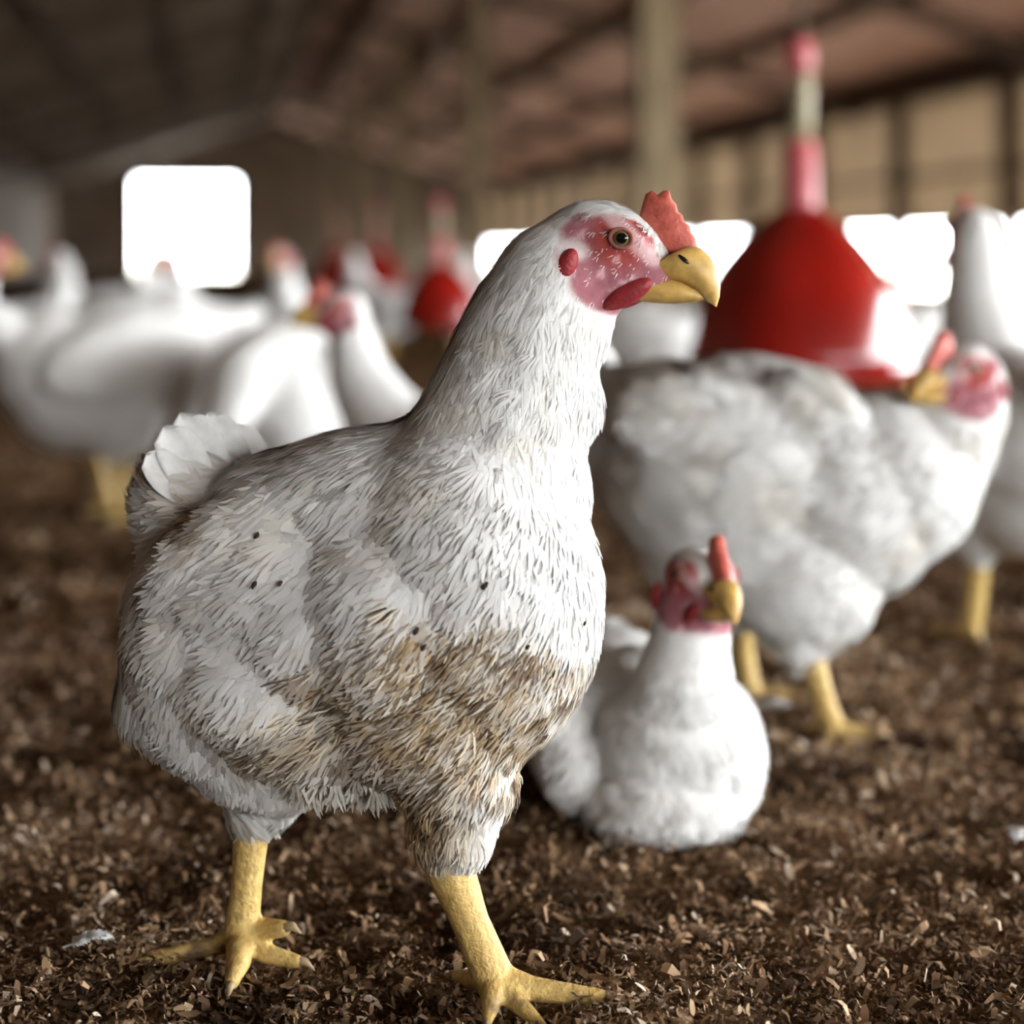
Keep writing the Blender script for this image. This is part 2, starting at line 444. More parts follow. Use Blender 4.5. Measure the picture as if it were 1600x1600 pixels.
tag(lit, 'brown wood shavings and droppings spread over the barn floor', kind='stuff')

# ------------------------------------------------------------------ hens
HS = 0.000366
def hl(px, py):
    """side-view coordinates of a hen's head, in metres about the skull centre"""
    dx = px-945.0; up = 395.0-py
    return np.array([(dx*0.956-up*0.292)*HS, (dx*0.292+up*0.956)*HS])
def frame(c, fwd, up=(0, 0, 1), s=1.0):
    f = np.asarray(fwd, float); f /= np.linalg.norm(f)
    l = np.cross(up, f); l /= np.linalg.norm(l); u = np.cross(f, l)
    m = np.eye(4); m[:3, 0] = f*s; m[:3, 1] = l*s; m[:3, 2] = u*s; m[:3, 3] = c
    return m
def head_blob(b, H):
    R = H[:3, :3]; s = np.linalg.norm(R[:, 0]); Rn = R/s
    def e(c, r): b.ell(xf([c], H)[0], np.array(r)*s, Rn)
    e((-0.002, 0, 0.001), (0.037, 0.0265, 0.029)); e((0.018, 0, -0.003), (0.027, 0.0165, 0.021))
    e((0.008, 0.012, 0.011), (0.024, 0.0135, 0.014)); e((0.008, -0.012, 0.011), (0.024, 0.0135, 0.014))
    e((-0.004, 0, -0.018), (0.026, 0.021, 0.020))
def to_head(v, H):
    return (np.asarray(v)-H[:3, 3]) @ np.linalg.inv(H[:3, :3]).T
def face_mask(v, H):
    q = to_head(v, H)
    c = hl(985, 400); x = q[:, 0]-c[0]; z = q[:, 2]-c[1]
    a = math.radians(-6)
    d = np.sqrt((x/0.040)**2+(z/0.0245)**2)+0.25*(noise3(q*120, 5)-0.5)
    m = 1-sstep(0.85, 1.08, d)
    lo = 1-sstep(0.9, 1.15, np.sqrt(((q[:, 0]-hl(975, 448)[0])/0.026)**2+((q[:, 2]-hl(975, 448)[1])/0.017)**2))
    m = np.maximum(m, lo)
    # pale feather strip over the brow up to the comb
    br = sstep(0.012, 0.017, np.abs(q[:, 1])+0*q[:, 0])
    m = m*np.maximum(br, np.maximum(sstep(0.030, 0.038, q[:, 0]), 1-sstep(0.006, 0.014, q[:, 2])))
    m = m*(np.linalg.norm(q, axis=1) < 0.075)
    return m, q
def face_col(q):
    n = fbm(q*170, 41, 3)[:, None]
    e = np.sqrt((q[:, 0]-0.010)**2+(q[:, 2]-0.011)**2)
    k = sstep(0.010, 0.024, e)[:, None]
    red = np.array([0.33, 0.055, 0.045]); mauve = np.array([0.33, 0.125, 0.145])
    c = red*(1-k)+mauve*k
    c = c*(0.55+0.9*n)+0.22*sstep(0.60, 0.72, n[:, 0])[:, None]
    a_, b_ = hl(958, 332), hl(1028, 405); ab = b_-a_
    t = np.clip(((q[:, [0, 2]]-a_)@ab)/(ab@ab), 0, 1)
    dd = np.linalg.norm(q[:, [0, 2]]-(a_+t[:, None]*ab), axis=1)
    k = ((1-sstep(0.002, 0.0065, dd))*0.7)[:, None]; c = c*(1-k)+np.array([0.66, 0.47, 0.47])*k
    w_ = hl(908, 390); dd = np.sqrt(((q[:, 0]-w_[0])/0.010)**2+((q[:, 2]-w_[1])/0.0065)**2)
    k = ((1-sstep(0.6, 1.2, dd))*0.8)[:, None]; c = c*(1-k)+np.array([0.70, 0.62, 0.60])*k
    return c

def beak_mesh(st, tip, H):
    rings = []
    th = np.linspace(0, 2*math.pi, 14, endpoint=False)
    for bt, tp, hw in st:
        b_ = hl(*bt); t_ = hl(*tp); c = (b_+t_)/2; a = (t_-b_)/2
        rings.append(np.stack([c[0]+a[0]*np.cos(th), hw*HS*np.sin(th), c[1]+a[1]*np.cos(th)], 1))
    t_ = hl(*tip); rings.append(np.stack([np.full(14, t_[0]), 0.0003*np.sin(th), t_[1]+0.0003*np.cos(th)], 1))
    v, f = loft(rings); return xf(v, H), f
def head_parts(root, H, org, comb=1.0, detail=True, lod=False):
    up_st = [((970, 430), (1046, 408), 18), ((995, 432), (1066, 388), 33), ((1028, 436), (1084, 382), 34), ((1056, 441), (1096, 389), 31), ((1076, 448), (1109, 401), 27), ((1092, 459), (1119, 420), 21), ((1104, 470), (1125, 443), 14), ((1113, 475), (1124, 462), 8)]
    v, f = beak_mesh(up_st, (1119, 478), H)
    bk = mesh_obj('beak', v, f, M['beak'], root, org)
    v, f = beak_mesh([((970, 466), (985, 432), 20), ((995, 470), (1005, 428), 31), ((1025, 473), (1034, 430), 31), ((1056, 474), (1066, 437), 27), ((1082, 472), (1092, 451), 19)], (1106, 466), H)
    mesh_obj('lower_beak', v, f, M['beak'], bk, org)
    if not lod:
        for s in (1, -1):
            c = hl(1072, 405); v, fi = ico(2)
            q = v*np.array([0.0042, 0.0016, 0.0013]); q = q @ rotm(-22).T+np.array([c[0], s*0.0112, c[1]])
            mesh_obj('nostril', xf(q, H), fi.tolist(), M['pupil'], bk, org)
    poly = [(998, 342), (1004, 320), (1009, 304), (1020, 298), (1027, 306), (1035, 300), (1045, 298), (1049, 312), (1056, 319), (1059, 331), (1066, 337),
            (1069, 348), (1077, 354), (1080, 365), (1087, 374), (1092, 396), (1074, 412), (1044, 396), (1014, 370)]
    pl = np.array([hl(*p) for p in poly]); c0 = hl(1045, 365); pl = c0+(pl-c0)*np.array([1, comb])
    v, f = plate(pl, H, 0.0042)
    mesh_obj('comb', v, f, M['comb'], root, org)
    for s in (1, -1):
        v, fi = ico(3)
        c = hl(985, 455); a = math.radians(12)
        q = v*np.array([0.0160, 0.0045, 0.0060]); q = q @ rotm(46).T; q = q+np.array([c[0]+0.001, s*0.0150, c[1]-0.001])
        mesh_obj('wattle', xf(q, H), fi.tolist(), M['wattle'], root, org)
        c = hl(897, 418); q = v*np.array([0.0062, 0.0045, 0.0118]) @ rotm(-8).T+np.array([c[0], s*0.0285, c[1]])
        mesh_obj('earlobe', xf(q, H), fi.tolist(), M['wattle'], root, org)
        e = np.array([0.0105, s*0.0215, 0.0115])
        q = v*0.0062+e; ey = mesh_obj('eye', xf(q, H), fi.tolist(), M['eye'], root, org)
        q = v*np.array([0.0031, 0.0011, 0.0031])+e+np.array([0.0006, s*0.0058, 0.0002])
        mesh_obj('pupil', xf(q, H), fi.tolist(), M['pupil'], ey, org)
        if not lod:
            th = np.linspace(0, 2*math.pi, 28, endpoint=False); rings = []
            for ph in np.linspace(0, 2*math.pi, 8, endpoint=False):
                rr = 0.0058+0.0013*np.cos(ph)
                rings.append(np.stack([e[0]+rr*1.08*np.cos(th), np.full(28, e[1]+s*(0.0038+0.0013*math.sin(ph))), e[2]+rr*0.9*np.sin(th)], 1))
            v2 = np.concatenate(rings); n = 28
            f2 = [(a*n+i, a*n+(i+1) % n, ((a+1) % 8)*n+(i+1) % n, ((a+1) % 8)*n+i) for a in range(8) for i in range(n)]
            mesh_obj('eyelid', xf(v2, H), f2, M['lid'], ey, org)
M['lid'] = mat('eyelid_skin', (0.40, 0.13, 0.11), 0.6, 0.3, noise=(200, 0.4, 3))

def leg_mesh(root, org, path, rad, toes, voxel=0.0016, claws=True, it=3):
    """path: hock to foot; toes: list of (points, radii)"""
    b = Blob(); b.chain(path, rad)
    for pts, r in toes: b.chain(pts, r)
    v, n, f = b.grow(voxel, it)
    mud = np.clip((1-sstep(0.002, 0.018, v[:, 2]))*sstep(0.40, 0.68, fbm(v*110, 51, 3))*0.9+0.30*sstep(0.55, 0.75, fbm(v*70, 57, 3)), 0, 0.9)[:, None]
    lc = np.array([0.60, 0.42, 0.14])*(1-mud)+np.array([0.13, 0.075, 0.04])*mud
    lg = mesh_obj('leg', v, f, M['leg'], root, org, cols=lc)
    if claws:
        for pts, r in toes:
            a = np.array(pts[-1]); d = a-np.array(pts[-2]); d /= np.linalg.norm(d); k = r[-1]*2.4
            q = [a-d*r[-1]*0.3, a+d*k*0.6+np.array([0, 0, 0.1*k]), a+d*k*1.1-np.array([0, 0, 0.25*k])]
            vv, ff2 = tube(q, [r[-1]*0.8, r[-1]*0.5, r[-1]*0.08], 7)
            mesh_obj('claw', vv, ff2, M['claw'], lg, org)
    return lg

def sample_surface(v, nr, faces, n, rng, weight=None):
    tri = []
    for q in faces:
        tri.append((q[0], q[1], q[2]))
        if len(q) == 4: tri.append((q[0], q[2], q[3]))
    tri = np.array(tri); a, b, c = v[tri[:, 0]], v[tri[:, 1]], v[tri[:, 2]]
    ar = np.linalg.norm(np.cross(b-a, c-a), axis=1)
    if weight is not None: ar = ar*weight((a+b+c)/3)
    k = rng.choice(len(tri), n, p=ar/ar.sum())
    r1 = np.sqrt(rng.random(n)); r2 = rng.random(n)
    w = np.stack([1-r1, r1*(1-r2), r1*r2], 1)
    p = (v[tri[k]]*w[:, :, None]).sum(1); nn = (nr[tri[k]]*w[:, :, None]).sum(1)
    nn /= np.linalg.norm(nn, axis=1)[:, None]
    return p, nn
def plumage(root, org, p, nn, flow, length, width, cols, rng, strips=6, lift=0.10, spread=0.34, nvar=0.18):
    """overlapping feathers: each a fan of barb strips that parts at the tip"""
    n = len(p)
    t = flow-(flow*nn).sum(1)[:, None]*nn; t /= (np.linalg.norm(t, axis=1)[:, None]+1e-9)
    s = np.cross(nn, t)
    ang = rng.normal(0, 0.16, n); t, s = t*np.cos(ang)[:, None]+s*np.sin(ang)[:, None], s*np.cos(ang)[:, None]-t*np.sin(ang)[:, None]
    segs = 4; V = np.empty((n, strips, segs, 2, 3)); NN = np.empty_like(V)
    tw = rng.normal(0, nvar, (n, 3))
    lf = (lift*(0.6+0.8*rng.random(n)))
    for j in range(strips):
        k = (j/(strips-1)-0.5)*2 if strips > 1 else 0
        a = k*spread+rng.normal(0, 0.07, n)
        d = t*np.cos(a)[:, None]+s*np.sin(a)[:, None]; e = s*np.cos(a)[:, None]-t*np.sin(a)[:, None]
        Lj = length*(1-0.22*k*k)*(0.85+0.3*rng.random(n)); wj = width/strips*1.5
        root_p = p+s*(k*width*0.22)[:, None]-nn*(0.0012)
        for g, u in enumerate((0.0, 0.4, 0.75, 1.0)):
            h = lf*length*math.sin(math.pi*min(u*0.62+0.08, 1))+0.0002*j
            c = root_p+d*(Lj*u)[:, None]+nn*h[:, None]
            w = (wj*(0.55, 0.62, 0.5, 0.10)[g]*0.9)[:, None]
            V[:, j, g, 0] = c-e*w; V[:, j, g, 1] = c+e*w
            q = nn+tw+s*(0.13*k)+d*(0.12*u)
            q = q/np.linalg.norm(q, axis=1)[:, None]
            NN[:, j, g, 0] = q; NN[:, j, g, 1] = q
    base = np.arange(n*strips)[:, None, None]*(segs*2)
    q = np.array([[2*g+1, 2*g, 2*g+2, 2*g+3] for g in range(segs-1)])[None]
    fc = (base+q).reshape(-1, 4)
    cc = np.repeat(cols, strips*segs*2, 0)
    o = mesh_obj('feathers', V.reshape(-1, 3), fc, M['feather'], root, org, cols=cc, normals=NN.reshape(-1, 3))
    o['kind'] = 'stuff'
    return o
def tail_feather(root, org, base, d, side, L, W, curve=0.12):
    """one broad tail feather: vane in two halves about a raised quill"""
    base = np.asarray(base, float); d = np.asarray(d, float)/np.linalg.norm(d); side = np.asarray(side, float)
    side = side-d*(side@d); side /= np.linalg.norm(side); n = np.cross(d, side)
    rows = []; N = 9
    for i in range(N):
        u = i/(N-1); w = W*(0.35+0.65*math.sin(math.pi*min(0.12+u*0.75, 1)))*(1 if u < 0.85 else math.sqrt(max(0.02, 1-((u-0.85)/0.15)**2)))
        c = base+d*L*u+n*curve*L*u*u
        for k, hz in ((-1, -0.10), (-0.5, 0.02), (0, 0.09), (0.5, 0.02), (1, -0.10)):
            rows.append(c+side*w*k*0.5+n*hz*W)
    rows = np.array(rows); m = len(rows)
    v = np.concatenate([rows, rows-n*0.0008])
    f = [(i*5+j, i*5+j+1, i*5+j+6, i*5+j+5) for i in range(N-1) for j in range(4)]
    f += [tuple(m+x for x in q[::-1]) for q in f]
    rim = [i*5 for i in range(N)]+[(N-1)*5+j for j in range(1, 5)]+[i*5+4 for i in range(N-2, -1, -1)]+[3, 2, 1]
    f += [(rim[i], rim[(i+1) % len(rim)], rim[(i+1) % len(rim)]+m, rim[i]+m) for i in range(len(rim))]
    return mesh_obj('tail_feather', v, f, M['quill'], root, org)

WHITE = np.array([0.72, 0.71, 0.685])
def idw_flow(p, ctrl):
    c = np.array([P(x, y, d) for x, y, d, *_ in ctrl]); dv = np.array([k[3:6] for k in ctrl], float)
    w = 1/(((p[:, None, :]-c[None])**2).sum(2)+1e-5)**1.5
    f = (w[:, :, None]*dv[None]).sum(1); return f/np.linalg.norm(f, axis=1)[:, None]

# ---- the nearest hen, standing, turned to the right
def nearest_hen():
    D = 1.19
    org = np.array(P(575, 1510, 1.17)); org[2] = 0
    root = empty('hen', org)
    tag(root, 'sharply seen white hen with mud-stained breast standing in front, head turned right', 'chicken', 'white hens in the barn')
    b = Blob()
    b.pell(520, 915, D+0.01, 300, 215, 245, 14, 12)
    b.pell(735, 915, D-0.03, 205, 270, 215, 8)
    b.pell(690, 1065, D-0.025, 205, 165, 195, 20)
    b.pell(520, 1090, D+0.00, 230, 135, 200, 4)
    b.pell(775, 760, D-0.02, 148, 180, 150, 0)
    b.pell(660, 760, D, 140, 110, 140, 25)
    b.pell(345, 1000, D+0.005, 150, 215, 190, -8)
    b.pell(295, 1075, D+0.0, 112, 95, 140, 0)
    b.pell(310, 800, D+0.03, 98, 105, 125, 20)
    b.pell(285, 760, D+0.055, 70, 60, 80, 35)
    b.pell(330, 745, D+0.055, 70, 45, 80, 40)
    b.pell(640, 960, D-0.04, 200, 190, 190, 10); b.pell(440, 1050, D-0.015, 190, 130, 190, -8); b.pell(300, 960, D+0.02, 100, 140, 150, 0)
    b.pell(555, 770, D-0.003, 210, 100, 175, 12); b.chain([P(600, 735, D-0.01), P(672, 692, D-0.01), P(735, 640, D-0.01), P(782, 540, D-0.015)], [0.0215, 0.0215, 0.0215, 0.0215]); b.pell(530, 975, D-0.034, 190, 165, 165, 8); b.pell(460, 795, D+0.005, 140, 97, 180, 14)
    b.pell(335, 1165, D+0.01, 150, 62, 110, -38)
    # folded wing, a low swelling along the side
    b.pell(470, 880, D-0.045, 240, 135, 60, 16)
    b.pell(600, 850, D-0.05, 130, 140, 80, 20)
    # thighs
    b.pell(390, 1140, D+0.005, 165, 118, 130, -28); b.pell(415, 1228, D+0.01, 66, 74, 62)
    b.pell(715, 1195, D-0.045, 95, 110, 105, 12); b.pell(708, 1275, D-0.05, 72, 88, 72, 12)
    b.chain([P(395, 1260, D+0.012), P(393, 1302, D+0.012)], [0.0180, 0.0105])
    b.chain([P(712, 1320, D-0.052), P(708, 1352, D-0.052)], [0.0175, 0.0115])
    # neck
    b.chain([P(775, 700, D-0.02), P(806, 600, D-0.02), P(835, 515, D-0.02), P(868, 440, D-0.02), P(900, 402, D-0.02)], [0.053, 0.0455, 0.0410, 0.0360, 0.0285])
    b.pell(880, 520, D-0.02, 92, 75, 75, 50)
    b.pell(850, 620, D-0.02, 92, 95, 85, 60)
    H = frame(P(945, 395, D-0.025), (0.93, -0.20, -0.29), (0, 0, 1), 1.0)
    head_blob(b, H)
    v, nr, f = b.grow(0.0042, 14, 1)
    fm, q = face_mask(v, H)
    def stain(p):
        px = 800+p[:, 0]/p[:, 1]*F; py = HORIZON+(HC-p[:, 2])/p[:, 1]*F
        x = (px-705)/235; y = (py-1100)/145; a = math.radians(28)
        xr = x*math.cos(a)-y*math.sin(a)*0.9; yr = x*math.sin(a)+y*math.cos(a)
        d = np.sqrt(xr**2+yr**2)
        n1 = fbm(p*48, 60, 3); n2 = fbm(p*160, 71, 2)
        m = (1-sstep(0.45, 1.30, d+1.0*(n1-0.5)))*(0.30+1.15*sstep(0.34, 0.72, n2))
        leg = np.exp(-(((px-660)/75)**2+((py-1275)/70)**2))
        m = np.maximum(m, leg*1.1*(0.4+0.9*n2))
        tl = np.exp(-(((px-310)/40)**2+((py-815)/42)**2))*(0.25+1.1*n2)
        m = np.maximum(m, 0.75*tl)
        lo = np.exp(-(((px-480)/110)**2+((py-1160)/60)**2))*n1*1.0
        m = np.maximum(m, lo)
        m = m*(p[:, 1] < D+0.03)
        return np.clip(m, 0, 1), n1, n2
    def tint(p, rng):
        m, n1, n2 = stain(p)
        base = WHITE*(0.90+0.14*rng.random((len(p), 1)))
        yel = np.array([0.80, 0.74, 0.60]); base = base*(1-0.35*sstep(0.5, 0.75, n1)[:, None])+yel*0.35*sstep(0.5, 0.75, n1)[:, None]
        mud = np.where((n2 > 0.60)[:, None], np.array([0.16, 0.095, 0.048]), np.array([0.43, 0.305, 0.165]))
        k = np.clip(m*1.08+0.18*(rng.random(len(p))-0.5)*(m > 0.08), 0, 0.92)[:, None]
        c = base*(1-k)+mud*k
        return c
    cols = tint(v, RNG)*0.97
    cols = cols*(1-fm[:, None])+face_col(q)*fm[:, None]
    mesh_obj('body', v, f, M['body'], root, org, cols=cols)
    # feathers
    ctrl = [(900, 345, D, -1, 0, -.35), (860, 420, D, -.75, 0, -.8), (800, 560, D, -.35, 0, -1), (920, 600, D, -.1, 0, -1), (780, 720, D, -.3, 0, -1),
            (880, 780, D, -.1, 0, -1), (920, 950, D-.05, -.2, .1, -1), (760, 900, D-.08, -.5, 0, -.9), (700, 1050, D-.08, -.75, 0, -.7), (850, 1080, D-.05, -.55, 0, -.8),
            (640, 1180, D-.05, -.75, 0, -.8), (650, 720, D, -.8, 0, -.45), (500, 740, D, -1, 0, -.2), (560, 880, D-.08, -.85, 0, -.5), (420, 850, D-.08, -1, 0, -.2),
            (300, 850, D, -.8, 0, -.1), (280, 740, D, -.5, 0, .6), (350, 1000, D, -.8, 0, -.6), (230, 1080, D, -.4, 0, -.9), (400, 1200, D, .1, 0, -1), (500, 1100, D-.08, -.8, 0, -.5),
            (720, 1300, D-.05, -.1, 0, -1), (540, 1220, D-.03, -.7, 0, -.8), (970, 480, D, -.4, 0, -1)]
    rng = np.random.default_rng(11)
    p, nn = sample_surface(v, nr, f, 15500, rng, lambda c: np.where(c[:, 1] > D+0.07, 0.4, 1.0)*np.where(c[:, 2] > P(0, 720, D)[2], 1.7, 1.0))
    fmk, _ = face_mask(p, H); keep = fmk < 0.25; p, nn = p[keep], nn[keep]
    fl_ = idw_flow(p, ctrl)
    neck = sstep(P(0, 800, D)[2], P(0, 600, D)[2], p[:, 2])
    headz = sstep(0.06, 0.035, np.linalg.norm(p-H[:3, 3], axis=1)) if False else 1-sstep(0.035, 0.07, np.linalg.norm(p-H[:3, 3], axis=1))
    leg_ = 1-sstep(P(0, 1200, D)[2], P(0, 1120, D)[2], p[:, 2])
    Ln = 0.021*(1-neck)+0.0155*neck; Ln = Ln*(1-0.55*headz)*(1-0.35*leg_)*(0.8+0.4*rng.random(len(p)))
    Wd = 0.0105*(1-neck)+0.0050*neck; Wd = Wd*(1-0.45*headz)*(1-0.3*leg_)
    st, _, _ = stain(p)
    plumage(root, org, p, nn, fl_, Ln, Wd, tint(p, rng), rng, 6, 0.075, 0.36, 0.11)
    # ragged dirty tufts under the breast and on the stained patch
    p2, n2 = sample_surface(v, nr, f, 5200, rng, lambda c: (stain(c)[0] > 0.28)*1.0+1e-9)
    o2 = plumage(root, org, p2, n2, idw_flow(p2, ctrl), 0.011+0.011*rng.random(len(p2)), np.full(len(p2), 0.0013), tint(p2, rng)*np.array([1.1, 1.08, 1.02]), rng, 2, 0.20, 0.16, 0.3)
    o2.name = 'stained_tufts'
    # fringe hanging from the belly
    px = rng.uniform(455, 640, 240); pts = np.array([P(x, 1225+rng.uniform(-14, 8), D-0.035+rng.uniform(-0.02, 0.03)) for x in px])
    dn = np.tile([0., -1, 0], (240, 1)); fd = np.stack([rng.normal(0.05, .35, 240), np.zeros(240), -np.ones(240)], 1)
    o3 = plumage(root, org, pts, dn, fd, 0.008+0.010*rng.random(240), np.full(240, 0.003), WHITE*np.array([0.95, 0.9, 0.8])*(0.6+0.4*rng.random((240, 1))), rng, 3, 0.1, 0.35, 0.3)
    o3.name = 'belly_fringe'
    head_parts(root, H, org)
    # sparse bristles on the cheek
    p3, n3 = sample_surface(v, nr, f, 420, rng, lambda c: (face_mask(c, H)[0] > 0.4)*1.0+1e-9)
    o4 = plumage(root, org, p3, n3, np.tile([-.7, 0, -.6], (420, 1)), 0.0035+0.003*rng.random(420), np.full(420, 0.0007), np.tile([0.72, 0.6, 0.6], (420, 1)), rng, 2, 0.2, 0.3, 0.3)
    o4.name = 'cheek_bristles'
    # flecks of litter stuck to the plumage
    for (fx, fy, fr) in ((757, 916, 9), (652, 984, 8), (660, 1008, 7), (400, 916, 8), (440, 915, 6), (402, 838, 7), (757, 1217, 10), (806, 1190, 8), (858, 1050, 9), (905, 975, 5), (820, 1010, 6)):
        i = np.argmin(((800+v[:, 0]/v[:, 1]*F-fx)**2+(HORIZON+(HC-v[:, 2])/v[:, 1]*F-fy)**2)+np.where(v[:, 1] > D, 4000, 0))
        vv, fi = ico(2); r = 0.72*fr*D/F
        q_ = vv*np.array([r*0.6, r*0.3, r*1.1])*(0.8+0.4*rng.random((len(vv), 1))); q_ = q_ @ rotm(-30).T+v[i]+nr[i]*0.0035
        mesh_obj('dirt_fleck', q_, fi.tolist(), M['dirt'], root, org)
    # tail
    tb = P(350, 764, D+0.035)
    for k, (dx, dz, L, W, dy, bx) in enumerate(((-.46, 1, .052, .030, -.020, .000), (-.40, 1, .050, .028, .000, .010), (-.52, 1, .046, .028, -.034, -.008), (-.34, 1, .040, .026, .016, .018), (-.75, .9, .034, .024, -.044, -.016))):
        tail_feather(root, org, tb+np.array([bx, dy, 0]), (dx, -0.10, dz), (1, 0.35+0.1*k, 0.45), L, W, 0.06)
    # small curled feathers over the tail root
    for (x, y, dx, dz) in ((262, 735, -.3, 1), (280, 735, -.1, 1), (298, 738, .1, 1), (248, 745, -.6, .9)):
        o = tail_feather(root, org, P(x, y, D+0.02), (dx, -0.3, dz), (1, 0.2, 0), .017, .006, 0.25); o.name = 'curled_feather'
    # legs
    dl = 1.2026; dr = 1.134
    foot = P(376, 1462, dl); t0 = P(393, 1296, D+0.012)
    toes = [([foot, P(373, 1500, dl-0.022), P(362, 1535, dl-0.040)], [0.0090, 0.0078, 0.0045]),
            ([foot, P(412, 1452, dl-0.004), P(442, 1451, dl-0.012)], [0.0085, 0.0070, 0.0052]),
            ([foot, P(415, 1490, dl-0.010), P(462, 1502, dl-0.014)], [0.0080, 0.0062, 0.0045]),
            ([foot, P(335, 1478, dl+0.004), P(265, 1494, dl-0.002), P(205, 1500, dl-0.006)], [0.0085, 0.0060, 0.0052, 0.0038])]
    leg_mesh(root, org, [t0, P(386, 1380, dl-0.002), foot], [0.0112, 0.0095, 0.0112], toes)
    foot = P(772, 1530, dr); t0 = P(699, 1345, D-0.050)
    toes = [([foot, P(830, 1545, dr-0.004), P(890, 1553, dr-0.006), P(940, 1556, dr-0.007)], [0.0105, 0.0072, 0.0060, 0.0040]),
            ([foot, P(768, 1565, dr-0.018), P(762, 1596, dr-0.030)], [0.0100, 0.0060, 0.0030]),
            ([foot, P(810, 1568, dr-0.014), P(848, 1604, dr-0.026)], [0.0095, 0.0058, 0.0030]),
            ([foot, P(742, 1530, dr+0.010), P(715, 1525, dr+0.022)], [0.0080, 0.0060, 0.0040])]
    leg_mesh(root, org, [t0, P(735, 1440, (D-0.052+dr)/2), foot], [0.0145, 0.0108, 0.0122], toes)
    return root
M['dirt'] = mat('stuck_dirt', (0.055, 0.036, 0.023), 0.9, 0.1, noise=(200, 0.4, 3))
nearest_hen()

# ---- the hen sitting on the litter
def sitting_hen():
    D = 1.50
    org = np.array(P(1035, 1320, D)); org[2] = 0
    root = empty('hen', org)
    tag(root, 'small white hen sitting low on the litter with raised head, facing us', 'chicken', 'white hens in the barn')
    b = Blob()
    b.pell(1060, 1185, D-0.01, 135, 138, 120); b.pell(1000, 1160, D+0.06, 170, 150, 170); b.pell(960, 1110, D+0.13, 120, 130, 120)
    b.pell(1105, 1170, D+0.01, 85, 120, 110); b.pell(1040, 1255, D-0.03, 125, 72, 100)
    b.pell(880, 1150, D+0.03, 58, 110, 130, 10); b.pell(893, 1195, D-0.015, 45, 60, 60)
    b.chain([P(1065, 1090, D-0.02), P(1075, 1020, D-0.025), P(1085, 950, D-0.03)], [0.040, 0.032, 0.0285])
    H = frame(P(1092, 915, D-0.035), (0.30, -0.88, -0.12), (0.05, 0.1, 1), 0.92)
    head_blob(b, H)
    v, nr, f = b.grow(0.0045, 6, 0)
    fm, q = face_mask(v, H)
    cols = np.tile(WHITE, (len(v), 1))*(1-fm[:, None])+face_col(q)*fm[:, None]
    mesh_obj('body', v, f, M['body'], root, org, cols=cols)
    rng = np.random.default_rng(5)
    p, nn = sample_surface(v, nr, f, 5200, rng); k = face_mask(p, H)[0] < 0.25; p, nn = p[k], nn[k]
    fl_ = np.stack([np.where(p[:, 0] < P(980, 0, D)[0], -.3, 0.0), np.full(len(p), .5), np.full(len(p), -1.)], 1)
    ne = sstep(P(0, 1080, D)[2], P(0, 1000, D)[2], p[:, 2])
    plumage(root, org, p, nn, fl_, (0.018-0.009*ne)*(.8+.4*rng.random(len(p))), 0.009-0.005*ne, WHITE*(0.92+.12*rng.random((len(p), 1))), rng, 5, 0.07, 0.36, 0.14)
    head_parts(root, H, org, comb=1.1)
    # folded legs tucked under, only the feet come forward
    for s in (-1, 1):
        a = P(1040+s*45, 1300, D+0.03); a[2] = 0.012; t = a+np.array([s*0.008, -0.04, -0.004])
        leg_mesh(root, org, [a+np.array([0, 0.05, 0.012]), a], [0.009, 0.009], [([a, t], [0.008, 0.005]), ([a, t+np.array([0.018, 0.006, 0])], [0.008, 0.005]), ([a, t+np.array([-0.018, 0.006, 0])], [0.008, 0.005])], 0.0025)
    tb = P(950, 1050, D+0.24)
    for k in range(5): tail_feather(root, org, tb, ((k-2)*.25-.2, .5, 1), (1, .2, 0), .05, .026)
    return root
sitting_hen()

